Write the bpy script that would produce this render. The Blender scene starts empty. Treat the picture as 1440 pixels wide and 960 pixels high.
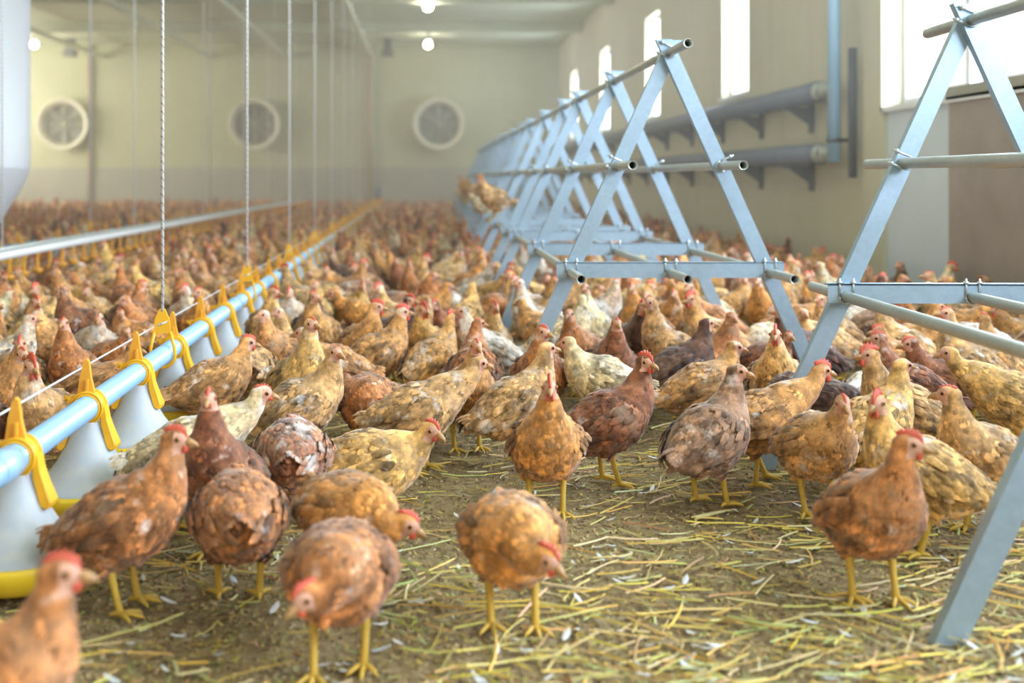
import bpy, bmesh, math, random
import numpy as np
from mathutils import Vector, Matrix, Euler
from mathutils.bvhtree import BVHTree
R = math.radians
rnd = random.Random(7)
sc = bpy.context.scene
C = sc.collection

# ------------------------------------------------------------------ camera, world, light, exposure
FPX, EYE, VPX, VPY = 1600.0, 0.90, 602.0, 250.0        # focal length in pixels of a 1440 px wide picture, eye height, vanishing point of the barn axis
cam_d = bpy.data.cameras.new('camera'); cam = bpy.data.objects.new('camera', cam_d); C.objects.link(cam)
cam.location = (0, 0, EYE); cam.rotation_euler = (R(90), 0, 0)
cam_d.sensor_width = 36.0; cam_d.lens = FPX / 1440 * 36
cam_d.shift_x = (720 - VPX) / 1440; cam_d.shift_y = (VPY - 480) / 1440
cam_d.clip_start = 0.05; cam_d.clip_end = 200
cam_d.dof.use_dof = True; cam_d.dof.focus_distance = 3.4; cam_d.dof.aperture_fstop = 1.9
sc.camera = cam
sc.view_settings.view_transform = 'Standard'; sc.view_settings.look = 'None'
sc.view_settings.gamma = 1.0; sc.view_settings.use_curve_mapping = False
sc.view_settings.exposure = 0.35
sc.cycles.use_denoising = True
sc.cycles.max_bounces = 8; sc.cycles.diffuse_bounces = 4; sc.cycles.volume_bounces = 1
sc.cycles.sample_clamp_indirect = 6.0
w = bpy.data.worlds.new('sky'); sc.world = w; w.use_nodes = True
w.node_tree.nodes['Background'].inputs[0].default_value = (1.0, 0.97, 0.91, 1)
w.node_tree.nodes['Background'].inputs[1].default_value = 1.05
def area(name, loc, rot, sx, sy, power, col):
    d = bpy.data.lights.new(name, 'AREA'); d.shape = 'RECTANGLE'; d.size = sx; d.size_y = sy; d.energy = power; d.color = col
    o = bpy.data.objects.new(name, d); o.location = loc; o.rotation_euler = rot; C.objects.link(o); return o
XR, XL, YB, YF, ZC = 3.26, -11.8, 28.0, -3.5, 4.17     # window wall, far side wall, fan wall, open end behind the camera, ceiling
WINS = [12.1, 16.55, 21.0, 25.4]
DAY = (0.80, 0.91, 1.0)
for wy in WINS: area('window_daylight', (XR + 0.32, wy, 2.52), (0, R(90), 0), 1.45, 0.96, 90, DAY)
area('window_daylight', (XR + 0.40, 7.12, 2.5), (0, R(90), 0), 2.1, 1.84, 212, DAY)               # the part of the wide bay in the picture
area('window_right_offscreen', (XR + 0.40, 2.10, 2.5), (0, R(90), 0), 2.1, 8.2, 943, DAY)         # the same bay where it runs on out of the picture
LEFTO = (20.5, 27.5)                                   # opening that throws the warm glow on the end wall beside the hopper
area('window_left_offscreen', (XL - 0.40, sum(LEFTO)/2, 2.6), (0, R(-90), 0), 2.2, LEFTO[1]-LEFTO[0], 400, (1.0, 0.95, 0.80))

def at(px, py, z=0.0):
    """the point at height z seen at a pixel of the 1440x960 picture (level ground gives the distance)"""
    Y = (EYE - z) * FPX / (py - VPY)
    return Vector(((px - VPX) / FPX * Y, Y, z))

# ------------------------------------------------------------------ materials
class NT:
    def __init__(s, name):
        s.m = bpy.data.materials.new(name); s.m.use_nodes = True; s.t = s.m.node_tree; s.n = s.t.nodes
        s.b = s.n['Principled BSDF']; s.out = s.n['Material Output']
    def add(s, typ, **kw):
        n = s.n.new(typ)
        for k, v in kw.items():
            if k in n.inputs.keys(): n.inputs[k].default_value = v
            else: setattr(n, k, v)
        return n
    def link(s, a, b): s.t.links.new(a, b)
    def val(s, x, sock):
        if hasattr(x, 'links') or hasattr(x, 'is_linked'): s.link(x, sock)
        else: sock.default_value = x
    def math(s, op, a, b=None, c=None, clamp=False):
        n = s.n.new('ShaderNodeMath'); n.operation = op; n.use_clamp = clamp
        for i, x in enumerate((a, b, c)):
            if x is not None: s.val(x, n.inputs[i])
        return n.outputs[0]
    def mix(s, f, a, b, mode='MIX'):
        n = s.n.new('ShaderNodeMix'); n.data_type = 'RGBA'; n.blend_type = mode
        s.val(f, n.inputs[0])
        for x, i in ((a, 6), (b, 7)):
            if isinstance(x, tuple): n.inputs[i].default_value = (*x[:3], 1)
            else: s.link(x, n.inputs[i])
        return n.outputs[2]
    def noise(s, vec, scale, detail=3, rough=0.55):
        n = s.n.new('ShaderNodeTexNoise'); n.inputs['Scale'].default_value = scale
        n.inputs['Detail'].default_value = detail; n.inputs['Roughness'].default_value = rough
        if vec is not None: s.link(vec, n.inputs['Vector'])
        return n.outputs[0]
    def ramp(s, f, lo, hi, clamp=True):
        n = s.n.new('ShaderNodeMapRange'); n.clamp = clamp; n.inputs[1].default_value = lo; n.inputs[2].default_value = hi
        s.link(f, n.inputs[0]); return n.outputs[0]
    def coord(s, which='Object', scale=None):
        n = s.n.new('ShaderNodeTexCoord'); o = n.outputs[which]
        if scale:
            m = s.n.new('ShaderNodeMapping'); m.inputs['Scale'].default_value = scale; s.link(o, m.inputs[0]); o = m.outputs[0]
        return o
    def bump(s, h, strength, dist=0.01):
        n = s.n.new('ShaderNodeBump'); n.inputs['Strength'].default_value = strength; n.inputs['Distance'].default_value = dist
        s.link(h, n.inputs['Height']); s.link(n.outputs[0], s.b.inputs['Normal'])
    def base(s, c, rough=0.6, metal=0.0, spec=None):
        if isinstance(c, tuple): s.b.inputs['Base Color'].default_value = (*c[:3], 1)
        else: s.link(c, s.b.inputs['Base Color'])
        s.val(rough, s.b.inputs['Roughness']); s.b.inputs['Metallic'].default_value = metal
        if spec is not None: s.b.inputs['Specular IOR Level'].default_value = spec

def mat_plain(name, c, rough=0.6, metal=0.0, var=0.12, scale=6, bump=0.0, spec=None):
    t = NT(name); v = t.coord(); n = t.noise(v, scale, 4)
    f = t.math('MULTIPLY_ADD', n, 2 * var, 1 - var)
    k = t.add('ShaderNodeCombineColor'); [t.link(f, k.inputs[i]) for i in range(3)]
    t.base(t.mix(1.0, tuple(c), k.outputs[0], 'MULTIPLY'), rough, metal, spec)
    if bump: t.bump(t.noise(v, scale * 6, 3), bump)
    return t.m

M = {}
# plumage: the bird's own colour (object colour), a shade per feather, mottling, white patches (object alpha)
def plumage(name, from_attr=False):
    t = NT(name); v = t.coord()
    oi = t.n.new('ShaderNodeObjectInfo')
    off = t.add('ShaderNodeVectorMath', operation='ADD'); t.link(v, off.inputs[0])
    sc_ = t.add('ShaderNodeVectorMath', operation='SCALE'); sc_.inputs[0].default_value = (7.3, 3.1, 5.7); t.link(oi.outputs['Random'], sc_.inputs['Scale'])
    t.link(sc_.outputs[0], off.inputs[1]); p = off.outputs[0]
    if from_attr:
        a = t.add('ShaderNodeAttribute', attribute_name='hencol'); base = a.outputs['Color']; white = 0.0
        fr = 0.5; fl = 0.5; zone = 0.5; p = v
    else:
        base = oi.outputs['Color']; white = oi.outputs['Alpha']
        a = t.add('ShaderNodeAttribute', attribute_name='feather'); s = t.add('ShaderNodeSeparateColor'); t.link(a.outputs['Color'], s.inputs[0])
        fr, fl, zone = s.outputs[0], s.outputs[1], s.outputs[2]
    n1 = t.noise(p, 22, 3, 0.6); n2 = t.noise(p, 75, 2, 0.6)
    k = t.math('MULTIPLY_ADD', t.ramp(n1, 0.3, 0.7), 0.95, 0.42)                    # broad mottling
    k = t.math('MULTIPLY', k, t.math('MULTIPLY_ADD', n2, 0.9, 0.55))
    if not from_attr:
        k = t.math('MULTIPLY', k, t.math('MULTIPLY_ADD', fr, 0.80, 0.56))           # each feather its own shade
        k = t.math('MULTIPLY', k, t.math('MULTIPLY_ADD', fl, 0.50, 0.70))           # paler towards the feather's tip
        k = t.math('MULTIPLY', k, t.math('MULTIPLY_ADD', zone, 1.25, 0.38))         # darker wings, paler underside (0.5 = neutral)
    k = t.math('POWER', k, 1.3)
    kc = t.add('ShaderNodeCombineColor'); [t.link(k, kc.inputs[i]) for i in range(3)]
    col = t.mix(1.0, base, kc.outputs[0], 'MULTIPLY')
    n3 = t.noise(p, 9, 2)
    pale = t.mix(t.math('MULTIPLY', t.ramp(n3, 0.52, 0.70), 0.22), col, (0.62, 0.44, 0.28))
    if not from_attr:
        n4 = t.noise(p, 13, 2)
        wf = t.math('MULTIPLY', t.ramp(t.math('ADD', t.math('MULTIPLY_ADD', n2, 0.25, n4), t.math('MULTIPLY', white, 0.34)), 0.76, 0.98), 0.85)
        pale = t.mix(wf, pale, (0.80, 0.75, 0.69))
    t.base(pale, 0.72, 0, 0.25)
    t.b.inputs['Sheen Weight'].default_value = 0.25; t.b.inputs['Sheen Roughness'].default_value = 0.5
    t.bump(t.noise(p, 130, 3), 0.35, 0.004)
    return t.m
M['plumage'] = plumage('plumage'); M['flock'] = plumage('flock_plumage', True)
M['shank'] = mat_plain('yellow_leg_skin', (0.66, 0.42, 0.06), 0.5, 0, 0.2, 60, 0.3)
M['face'] = mat_plain('pale_face_skin', (0.64, 0.34, 0.23), 0.6, 0, 0.3, 70, 0.3)
M['comb'] = mat_plain('red_comb', (0.68, 0.11, 0.06), 0.45, 0, 0.2, 80, 0.3)
M['beak'] = mat_plain('horn_beak', (0.46, 0.25, 0.10), 0.4, 0, 0.25, 90)
M['eye'] = mat_plain('dark_eye', (0.02, 0.012, 0.008), 0.12, 0, 0.1, 50)
M['iris'] = mat_plain('amber_iris', (0.42, 0.16, 0.03), 0.3, 0, 0.1, 50)
M['yellow'] = mat_plain('yellow_plastic', (0.90, 0.46, 0.02), 0.38, 0, 0.06, 5)
M['pan'] = mat_plain('yellow_pan_plastic', (0.86, 0.58, 0.03), 0.36, 0, 0.08, 5)
M['bluepipe'] = mat_plain('pale_blue_pipe', (0.36, 0.58, 0.78), 0.34, 0.15, 0.10, 14, 0.05)
M['whitepipe'] = mat_plain('white_pipe', (0.78, 0.76, 0.72), 0.4, 0, 0.06, 5)
M['orange'] = mat_plain('orange_plastic', (0.80, 0.36, 0.03), 0.42, 0, 0.08, 5)
M['wire'] = mat_plain('steel_wire', (0.74, 0.72, 0.74), 0.4, 0.3, 0.1, 30)
M['dark'] = mat_plain('dark_iron', (0.10, 0.10, 0.11), 0.5, 0.4, 0.15, 20)
M['black'] = mat_plain('bore_shade', (0.012, 0.012, 0.014), 0.7, 0, 0.1, 20)
M['bolt'] = mat_plain('zinc_bolt', (0.55, 0.60, 0.62), 0.35, 0.8, 0.12, 60)
M['heating'] = mat_plain('grey_lagging', (0.20, 0.21, 0.25), 0.7, 0, 0.15, 7, 0.1)
M['lampbody'] = mat_plain('lamp_body', (0.7, 0.7, 0.66), 0.5, 0, 0.05, 5)
M['frame_white'] = mat_plain('white_window_frame', (0.80, 0.82, 0.84), 0.45, 0, 0.04, 5)
M['hopper'] = mat_plain('pale_hopper_sheet', (0.72, 0.73, 0.74), 0.5, 0.2, 0.06, 2)
M['rail'] = mat_plain('cream_rail', (0.62, 0.63, 0.46), 0.6, 0, 0.06, 3)
M['brownpost'] = mat_plain('brown_conduit', (0.48, 0.34, 0.20), 0.6, 0, 0.1, 4)
M['fanbody'] = mat_plain('cream_fan_housing', (0.66, 0.63, 0.50), 0.55, 0, 0.06, 3)
M['fandark'] = mat_plain('dusty_fan_shutter', (0.23, 0.24, 0.22), 0.7, 0, 0.15, 4)
M['panelbrown'] = mat_plain('stained_panel', (0.36, 0.31, 0.29), 0.5, 0.2, 0.35, 2.2, 0.1)
M['panelwhite'] = mat_plain('white_panel', (0.66, 0.74, 0.80), 0.45, 0, 0.12, 1.5)
def steel(name, c, rough):
    t = NT(name); v = t.coord()
    a = t.noise(v, 45, 2, 0.7); b = t.noise(v, 4, 3)
    f = t.math('ADD', t.math('MULTIPLY', a, 0.35), t.math('MULTIPLY_ADD', b, 0.35, 0.62))
    vo = t.add('ShaderNodeTexVoronoi', Scale=160.0); t.link(v, vo.inputs['Vector'])
    f = t.math('ADD', f, t.math('MULTIPLY', t.ramp(vo.outputs['Distance'], 0.12, 0.0), 0.25))
    k = t.add('ShaderNodeCombineColor'); [t.link(f, k.inputs[i]) for i in range(3)]
    t.base(t.mix(1.0, c, k.outputs[0], 'MULTIPLY'), rough, 0.35)
    return t.m
M['steel'] = steel('galvanised_steel', (0.34, 0.45, 0.54), 0.40)
M['tube'] = steel('galvanised_tube', (0.48, 0.50, 0.45), 0.36)
def rope_mat():
    t = NT('braided_rope'); v = t.coord()
    wv = t.add('ShaderNodeTexWave', Scale=22.0); wv.bands_direction = 'DIAGONAL'; t.link(v, wv.inputs['Vector'])
    t.base(t.mix(t.ramp(wv.outputs[1], 0.85, 0.98), (0.78, 0.77, 0.74), (0.34, 0.31, 0.27)), 0.8); return t.m
M['rope'] = rope_mat()
def cone_mat():
    t = NT('clear_cone_plastic'); v = t.coord()
    n = t.noise(v, 30, 3)
    t.base(t.mix(t.ramp(n, 0.35, 0.75), (0.72, 0.80, 0.90), (0.88, 0.89, 0.88)), 0.35)
    tr = t.add('ShaderNodeBsdfTranslucent'); tr.inputs[0].default_value = (0.85, 0.88, 0.90, 1)
    tp = t.add('ShaderNodeBsdfTransparent'); tp.inputs[0].default_value = (0.93, 0.95, 0.97, 1)
    m1 = t.add('ShaderNodeMixShader'); m1.inputs[0].default_value = 0.35; t.link(t.b.outputs[0], m1.inputs[1]); t.link(tr.outputs[0], m1.inputs[2])
    m2 = t.add('ShaderNodeMixShader'); m2.inputs[0].default_value = 0.25; t.link(m1.outputs[0], m2.inputs[1]); t.link(tp.outputs[0], m2.inputs[2])
    t.link(m2.outputs[0], t.out.inputs[0]); return t.m
M['cone'] = cone_mat()
def glass_mat():
    t = NT('window_glass')
    tp = t.add('ShaderNodeBsdfTransparent'); tp.inputs[0].default_value = (0.97, 0.98, 1, 1)
    g = t.add('ShaderNodeBsdfGlossy'); g.inputs['Roughness'].default_value = 0.05
    m = t.add('ShaderNodeMixShader'); m.inputs[0].default_value = 0.06; t.link(tp.outputs[0], m.inputs[1]); t.link(g.outputs[0], m.inputs[2])
    t.link(m.outputs[0], t.out.inputs[0]); return t.m
M['glass'] = glass_mat()
def emit(name, c, s):
    t = NT(name); t.base(c, 0.4); t.b.inputs['Emission Color'].default_value = (*c, 1); t.b.inputs['Emission Strength'].default_value = s; return t.m
M['bulb'] = emit('lit_bulb', (1.0, 0.93, 0.74), 110.0)
def wall_mat(name, c, stain):
    t = NT(name); v = t.coord()
    n = t.noise(v, 0.7, 5, 0.6); d = t.noise(t.coord('Object', (2.2, 2.2, 0.22)), 2.5, 4)
    col = t.mix(t.ramp(n, 0.3, 0.75), c, tuple(x * 0.86 for x in c))
    col = t.mix(t.math('MULTIPLY', t.ramp(d, 0.52, 0.75), 0.4), col, stain)
    t.base(col, 0.75); t.bump(t.noise(v, 30, 3), 0.06); return t.m
M['wall'] = wall_mat('cream_wall', (0.66, 0.62, 0.46), (0.50, 0.46, 0.36))
M['backwall'] = wall_mat('olive_back_wall', (0.52, 0.52, 0.34), (0.44, 0.42, 0.30))
M['band'] = wall_mat('grey_band', (0.42, 0.41, 0.35), (0.36, 0.34, 0.30))
M['ceiling'] = wall_mat('pale_ceiling', (0.62, 0.65, 0.50), (0.52, 0.54, 0.42))
def floor_mat():
    t = NT('trodden_litter'); v = t.coord()
    a = t.noise(v, 3.0, 6, 0.65); b = t.noise(v, 34, 6, 0.75); c = t.noise(v, 150, 3, 0.75)
    col = t.mix(t.ramp(a, 0.35, 0.68), (0.33, 0.225, 0.105), (0.52, 0.375, 0.18))
    col = t.mix(t.math('MULTIPLY', t.ramp(b, 0.47, 0.62), 0.85), col, (0.60, 0.47, 0.25))
    col = t.mix(t.math('MULTIPLY', t.ramp(b, 0.46, 0.34), 0.85), col, (0.12, 0.085, 0.050))
    col = t.mix(t.math('MULTIPLY', t.ramp(c, 0.62, 0.75), 0.6), col, (0.52, 0.47, 0.36))
    t.base(col, 0.9, 0, 0.2)
    h = t.math('ADD', t.math('MULTIPLY', b, 0.7), t.math('MULTIPLY', c, 0.35)); t.bump(h, 1.0, 0.05)
    return t.m
M['floor'] = floor_mat()
def straw_mat():
    t = NT('straw'); a = t.add('ShaderNodeAttribute', attribute_name='straw'); t.base(a.outputs['Color'], 0.55, 0, 0.3); return t.m
M['straw'] = straw_mat()

# ------------------------------------------------------------------ mesh helpers
class MB:
    """collects shapes and links them as one mesh object"""
    def __init__(s): s.v = []; s.f = []; s.mi = []; s.smooth = []
    def raw(s, verts, faces, mi=0, smooth=False):
        b = len(s.v); s.v.extend([tuple(p) for p in verts]); s.f.extend([tuple(b + i for i in f) for f in faces])
        s.mi.extend([mi] * len(faces)); s.smooth.extend([smooth] * len(faces)); return s
    def box(s, lo, hi, mi=0, mat=None):
        x0, y0, z0 = lo; x1, y1, z1 = hi
        v = [Vector(p) for p in ((x0,y0,z0),(x1,y0,z0),(x1,y1,z0),(x0,y1,z0),(x0,y0,z1),(x1,y0,z1),(x1,y1,z1),(x0,y1,z1))]
        if mat: v = [mat @ p for p in v]
        return s.raw(v, [(0,3,2,1),(4,5,6,7),(0,1,5,4),(1,2,6,5),(2,3,7,6),(3,0,4,7)], mi)
    def tube(s, pts, rad, seg=10, mi=0, caps=True, smooth=True, squash=1.0):
        pts = [Vector(p) for p in pts]; n = len(pts)
        if not hasattr(rad, '__len__'): rad = [rad] * n
        rings = []; up = None
        for i in range(n):
            t = (pts[min(i + 1, n - 1)] - pts[max(i - 1, 0)]).normalized()
            if up is None: up = Vector((0, 0, 1)) if abs(t.z) < 0.9 else Vector((1, 0, 0))
            a = t.cross(up).normalized(); up = a.cross(t).normalized()
            rings.append([pts[i] + (a * math.cos(2*math.pi*k/seg) + up * squash * math.sin(2*math.pi*k/seg)) * rad[i] for k in range(seg)])
        v = [p for r in rings for p in r]
        f = [(i*seg+k, i*seg+(k+1)%seg, (i+1)*seg+(k+1)%seg, (i+1)*seg+k) for i in range(n-1) for k in range(seg)]
        if caps: f += [tuple(range(seg))[::-1], tuple((n-1)*seg+k for k in range(seg))]
        return s.raw(v, f, mi, smooth)
    def lathe(s, prof, seg=24, center=(0,0,0), mi=0, axis='Z', smooth=True, closed=False):
        c = Vector(center); v = []
        for r, h in prof:
            for k in range(seg):
                a = 2*math.pi*k/seg; x, y = r*math.cos(a), r*math.sin(a)
                v.append(c + (Vector((x, y, h)) if axis == 'Z' else Vector((x, h, y)) if axis == 'Y' else Vector((h, x, y))))
        n = len(prof); f = []
        for i in range(n if closed else n-1):
            j = (i+1) % n
            f += [(i*seg+k, i*seg+(k+1)%seg, j*seg+(k+1)%seg, j*seg+k) for k in range(seg)]
        return s.raw(v, f, mi, smooth)
    def prism(s, poly, d, mat, mi=0):
        """polygon in the local XZ plane, thickness d along local Y"""
        n = len(poly); v = [mat @ Vector((x, -d/2, z)) for x, z in poly] + [mat @ Vector((x, d/2, z)) for x, z in poly]
        return s.raw(v, [tuple(range(n)), tuple(range(2*n-1, n-1, -1))] + [(i, n+i, n+(i+1)%n, (i+1)%n) for i in range(n)], mi)
    def mesh(s, name, mats):
        me = bpy.data.meshes.new(name); me.from_pydata(s.v, [], s.f)
        for m in mats: me.materials.append(m)
        me.polygons.foreach_set('material_index', s.mi); me.polygons.foreach_set('use_smooth', s.smooth)
        bm = bmesh.new(); bm.from_mesh(me); bmesh.ops.recalc_face_normals(bm, faces=bm.faces); bm.to_mesh(me); bm.free()
        return me
    def build(s, name, mats, parent=None, loc=None):
        if not isinstance(mats, (list, tuple)): mats = [mats]
        return put(name, s.mesh(name, mats), parent, loc)
def put(name, me, parent=None, loc=None):
    o = bpy.data.objects.new(name, me); C.objects.link(o)
    if parent is not None: o.parent = parent
    if loc is not None: o.location = loc
    return o
def tag(o, label=None, cat=None, group=None, kind=None):
    if label: o['label'] = label
    if cat: o['category'] = cat
    if group: o['group'] = group
    if kind: o['kind'] = kind
    return o
def empty(name, loc=(0,0,0), rz=0):
    o = bpy.data.objects.new(name, None); o.empty_display_size = 0.1; o.location = loc; o.rotation_euler = (0, 0, rz); C.objects.link(o); return o
def copy_tree(o, parent=None):
    c = o.copy(); C.objects.link(c); c.parent = parent
    for ch in list(o.children):
        if ch is not c: copy_tree(ch, c)
    return c
def ell(b, c, r, seg=12, rings=8, mi=0):
    c = Vector(c); v = [c+Vector((0,0,-r[2]))]; f = []
    for i in range(1, rings):
        a = -math.pi/2+math.pi*i/rings
        v += [c+Vector((r[0]*math.cos(a)*math.cos(2*math.pi*k/seg), r[1]*math.cos(a)*math.sin(2*math.pi*k/seg), r[2]*math.sin(a))) for k in range(seg)]
    v.append(c+Vector((0,0,r[2]))); top = len(v)-1
    f += [(0,1+(k+1)%seg,1+k) for k in range(seg)]
    for i in range(rings-2): f += [(1+i*seg+k,1+i*seg+(k+1)%seg,1+(i+1)*seg+(k+1)%seg,1+(i+1)*seg+k) for k in range(seg)]
    f += [(top-seg+k, top-seg+(k+1)%seg, top) for k in range(seg)]
    b.raw(v, f, mi, True)
# ------------------------------------------------------------------ the barn
def struct(name, mb, mats, label=None):
    return tag(mb.build(name, mats), label, None, None, 'structure')
def ground_h(x, y):
    return 0.006*math.sin(x*7.1+1.7*math.sin(y*3.3))*math.sin(y*6.3+0.8) + 0.004*math.sin(x*17+y*11)*math.sin(y*19-x*5)
def make_floor():
    nx, ny = 150, 110
    xs = np.concatenate([[XL], np.linspace(-3.0, 3.2, nx), [XR]]); ys = np.concatenate([[YF], np.linspace(1.0, 6.0, ny), np.linspace(6.4, YB, 24)])
    v = [(x, y, (ground_h(x, y)-0.006) if -3 < x < 3.2 and 1 < y < 6 else -0.006) for y in ys for x in xs]
    W = len(xs); f = [(j*W+i, j*W+i+1, (j+1)*W+i+1, (j+1)*W+i) for j in range(len(ys)-1) for i in range(W-1)]
    b = MB(); b.raw(v, f, 0, True); struct('floor', b, M['floor'], 'brown trodden litter floor of the barn')
make_floor()
T = 0.28
BIGW = (-2.0, 8.05, 1.40, 3.60)
def wall_with_holes():
    b = MB(); holes = [(BIGW[0], BIGW[1], BIGW[2], BIGW[3])] + [(wy-0.5, wy+0.5, 1.77, 3.27) for wy in WINS]
    y = YF
    for y0, y1, z0, z1 in holes:
        b.box((XR, y, 0), (XR+T, y0, ZC)); b.box((XR, y0, 0), (XR+T, y1, z0)); b.box((XR, y0, z1), (XR+T, y1, ZC)); y = y1
    b.box((XR, y, 0), (XR+T, YB, ZC)); struct('wall_right', b, M['wall'], 'cream side wall with tall narrow windows')
wall_with_holes()
b = MB(); b.box((XL-T, YB, 1.15), (XR+T, YB+0.3, ZC), 0); b.box((XL-T, YB-0.03, -0.02), (XR, YB+0.3, 1.15), 1)  # lower part of the end wall is grey and stands slightly proud
struct('wall_back', b, [M['backwall'], M['band']], 'olive cream end wall with grey plinth and three fans')
b = MB(); b.box((XL-T, YF, 0), (XL, LEFTO[0], ZC)); b.box((XL-T, LEFTO[0], 0), (XL, LEFTO[1], 1.5)); b.box((XL-T, LEFTO[0], 3.7), (XL, LEFTO[1], ZC)); b.box((XL-T, LEFTO[1], 0), (XL, YB, ZC)); struct('wall_left', b, M['wall'], 'long side wall beyond the hopper')
b = MB(); b.box((XL-T, YF, ZC), (XR+T, YB+0.3, ZC+0.2)); struct('ceiling', b, M['ceiling'], 'pale flat barn ceiling')
for i, yb in enumerate([24.0, 20.0, 16.0, 12.0, 8.0, 4.0, 0.0]):
    b = MB(); b.box((XL, yb-0.12, ZC-0.20), (XR, yb+0.12, ZC)); struct('ceiling_beam' if i == 0 else 'ceiling_beam.%03d' % i, b, M['ceiling'], 'cross beam under the ceiling')
for xr in (-1.4, -3.5, -5.4, -8.0):
    b = MB(); b.box((xr-0.05, -2, ZC-0.34), (xr+0.05, YB, ZC-0.24)); o = b.build('ceiling_rail', M['rail'])
    tag(o, {-1.4: 'cream ceiling rail above the near feeding line ropes', -3.5: 'cream ceiling rail above the hopper feeding line', -5.4: 'cream ceiling rail third from the window wall', -8.0: 'cream ceiling rail deepest into the barn from the window wall'}[xr], 'rail', 'rails under the ceiling')
# corner post and panels of the near window bay
b = MB(); b.box((XR-0.05, 8.05, 0), (XR, 8.40, ZC)); struct('trim_1', b, M['wall'], 'cream pilaster beside the bright window bay')
b = MB(); b.box((XR-0.012, 7.10, 0.0), (XR, 8.05, 1.40)); struct('trim_2', b, M['panelwhite'], 'pale blue white panel under the bright window')
b = MB(); b.box((XR-0.030, -2.0, 0.0), (XR, 7.06, 1.40)); b.box((XR-0.05, -2.0, 1.38), (XR+0.05, 7.06, 1.46), 1); struct('trim_3', b, [M['panelbrown'], M['band']], 'stained brown panel under the bright window')
def window(n, y0, y1, z0, z1, label, mull=()):
    root = empty('window_%d' % n, (XR, (y0+y1)/2, z0)); tag(root, label, None, None, 'structure')
    d = y0-(y0+y1)/2, y1-(y0+y1)/2; h = z1-z0; fr = 0.06; b = MB(); x0, x1 = 0.10, 0.17
    b.box((x0, d[0], 0), (x1, d[0]+fr, h)); b.box((x0, d[1]-fr, 0), (x1, d[1], h)); b.box((x0, d[0]+fr, 0), (x1, d[1]-fr, fr)); b.box((x0, d[0]+fr, h-fr), (x1, d[1]-fr, h))
    for m in mull: b.box((x0, m-(y0+y1)/2-fr/2, fr), (x1, m-(y0+y1)/2+fr/2, h-fr))
    b.build('window_frame', M['frame_white'], root)
    cuts = [d[0]] + [m-(y0+y1)/2 for m in mull] + [d[1]]
    for a, c_ in zip(cuts[:-1], cuts[1:]):
        g = MB(); g.box((0.130, a+fr*0.6, fr), (0.136, c_-fr*0.6, h-fr)); g.build('pane', M['glass'], root)
    s = MB(); s.box((-0.05, d[0]-0.03, -0.035), (0.10, d[1]+0.03, 0.0)); s.build('sill', M['frame_white'], root)
for i, wy in enumerate(WINS): window(i+1, wy-0.5, wy+0.5, 1.77, 3.27, ['tall narrow bright window next to the heating pipes', 'tall narrow window, second beyond the pilaster', 'tall narrow window, third beyond the pilaster', 'tall narrow window beside the fan wall'][i])
window(5, BIGW[0], BIGW[1], BIGW[2], BIGW[3], 'wide blown out window bay above the stained panel', mull=(7.08, 5.0, 3.0, 1.0, -0.5))

# ------------------------------------------------------------------ fans, lamps, small fittings
def fan(x, label):
    root = empty('wall_fan', (x, YB, 2.21)); tag(root, label, 'fan', 'round fans in the end wall')
    b = MB(); b.lathe([(0.50,-0.02),(0.50,-0.20),(0.52,-0.26),(0.60,-0.34),(0.635,-0.34),(0.63,-0.31),(0.56,-0.22),(0.56,-0.02)], 40, axis='Y'); b.build('housing', M['fanbody'], root)
    b = MB(); b.lathe([(0.001,-0.03),(0.50,-0.03)], 40, axis='Y'); b.build('shutter', M['fandark'], root)
    for k in range(6):
        m = Matrix.Rotation(k*math.pi/3, 4, 'Y') @ Matrix.Translation((0,-0.10,0)) @ Matrix.Rotation(R(28), 4, 'Z')
        b = MB(); b.prism([(-0.035,0.06),(0.035,0.06),(0.10,0.44),(0.02,0.47),(-0.08,0.44)], 0.008, m); b.build('blade', M['fandark'], root)
    b = MB(); b.lathe([(0.001,-0.18),(0.05,-0.18),(0.07,-0.15),(0.07,-0.04)], 16, axis='Y'); b.build('hub', M['fandark'], root)
    g = MB()
    for rr in (0.16, 0.27, 0.38, 0.48): g.lathe([(rr,-0.215),(rr+0.006,-0.221),(rr,-0.227),(rr-0.006,-0.221)], 32, axis='Y', closed=True)
    for k in range(4): g.box((-0.5,-0.226,-0.006), (0.5,-0.218,0.006), 0, Matrix.Rotation(k*math.pi/4, 4, 'Y'))
    g.build('guard', M['fanbody'], root)
fan(0.26, 'round wall fan between the perches and the orange feeding line end')
fan(-4.23, 'round wall fan behind the pale hanging ropes')
fan(-8.9, 'round wall fan beside the hopper')
def lamp(x, y, label):
    root = empty('ceiling_lamp' if (x == 0 and y > 17) or y > 25 else 'ceiling_lamp_offscreen', (x, y, ZC)); tag(root, label, 'lamp', 'lit ceiling lamps')
    b = MB(); b.lathe([(0.001,0),(0.055,0),(0.055,-0.03),(0.02,-0.04),(0.02,-0.13),(0.05,-0.14),(0.05,-0.19),(0.001,-0.19)], 16); b.build('socket', M['lampbody'], root)
    b = MB(); ell(b, (0,0,-0.26), (0.07,0.07,0.075), 16, 10); b.build('bulb', M['bulb'], root)
for y in (25.7, 20.0, 14.3, 8.6, 2.9):
    for x in (0.0, -8.9):
        lamp(x, y, 'lit round lamp, %s, in the row %s' % ({25.7: 'last before the fan wall', 20.0: 'second before the fan wall', 14.3: 'third before the fan wall', 8.6: 'fourth before the fan wall', 2.9: 'fifth before the fan wall'}[y], 'above the open floor' if x == 0 else 'beyond the hopper'))
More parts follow.
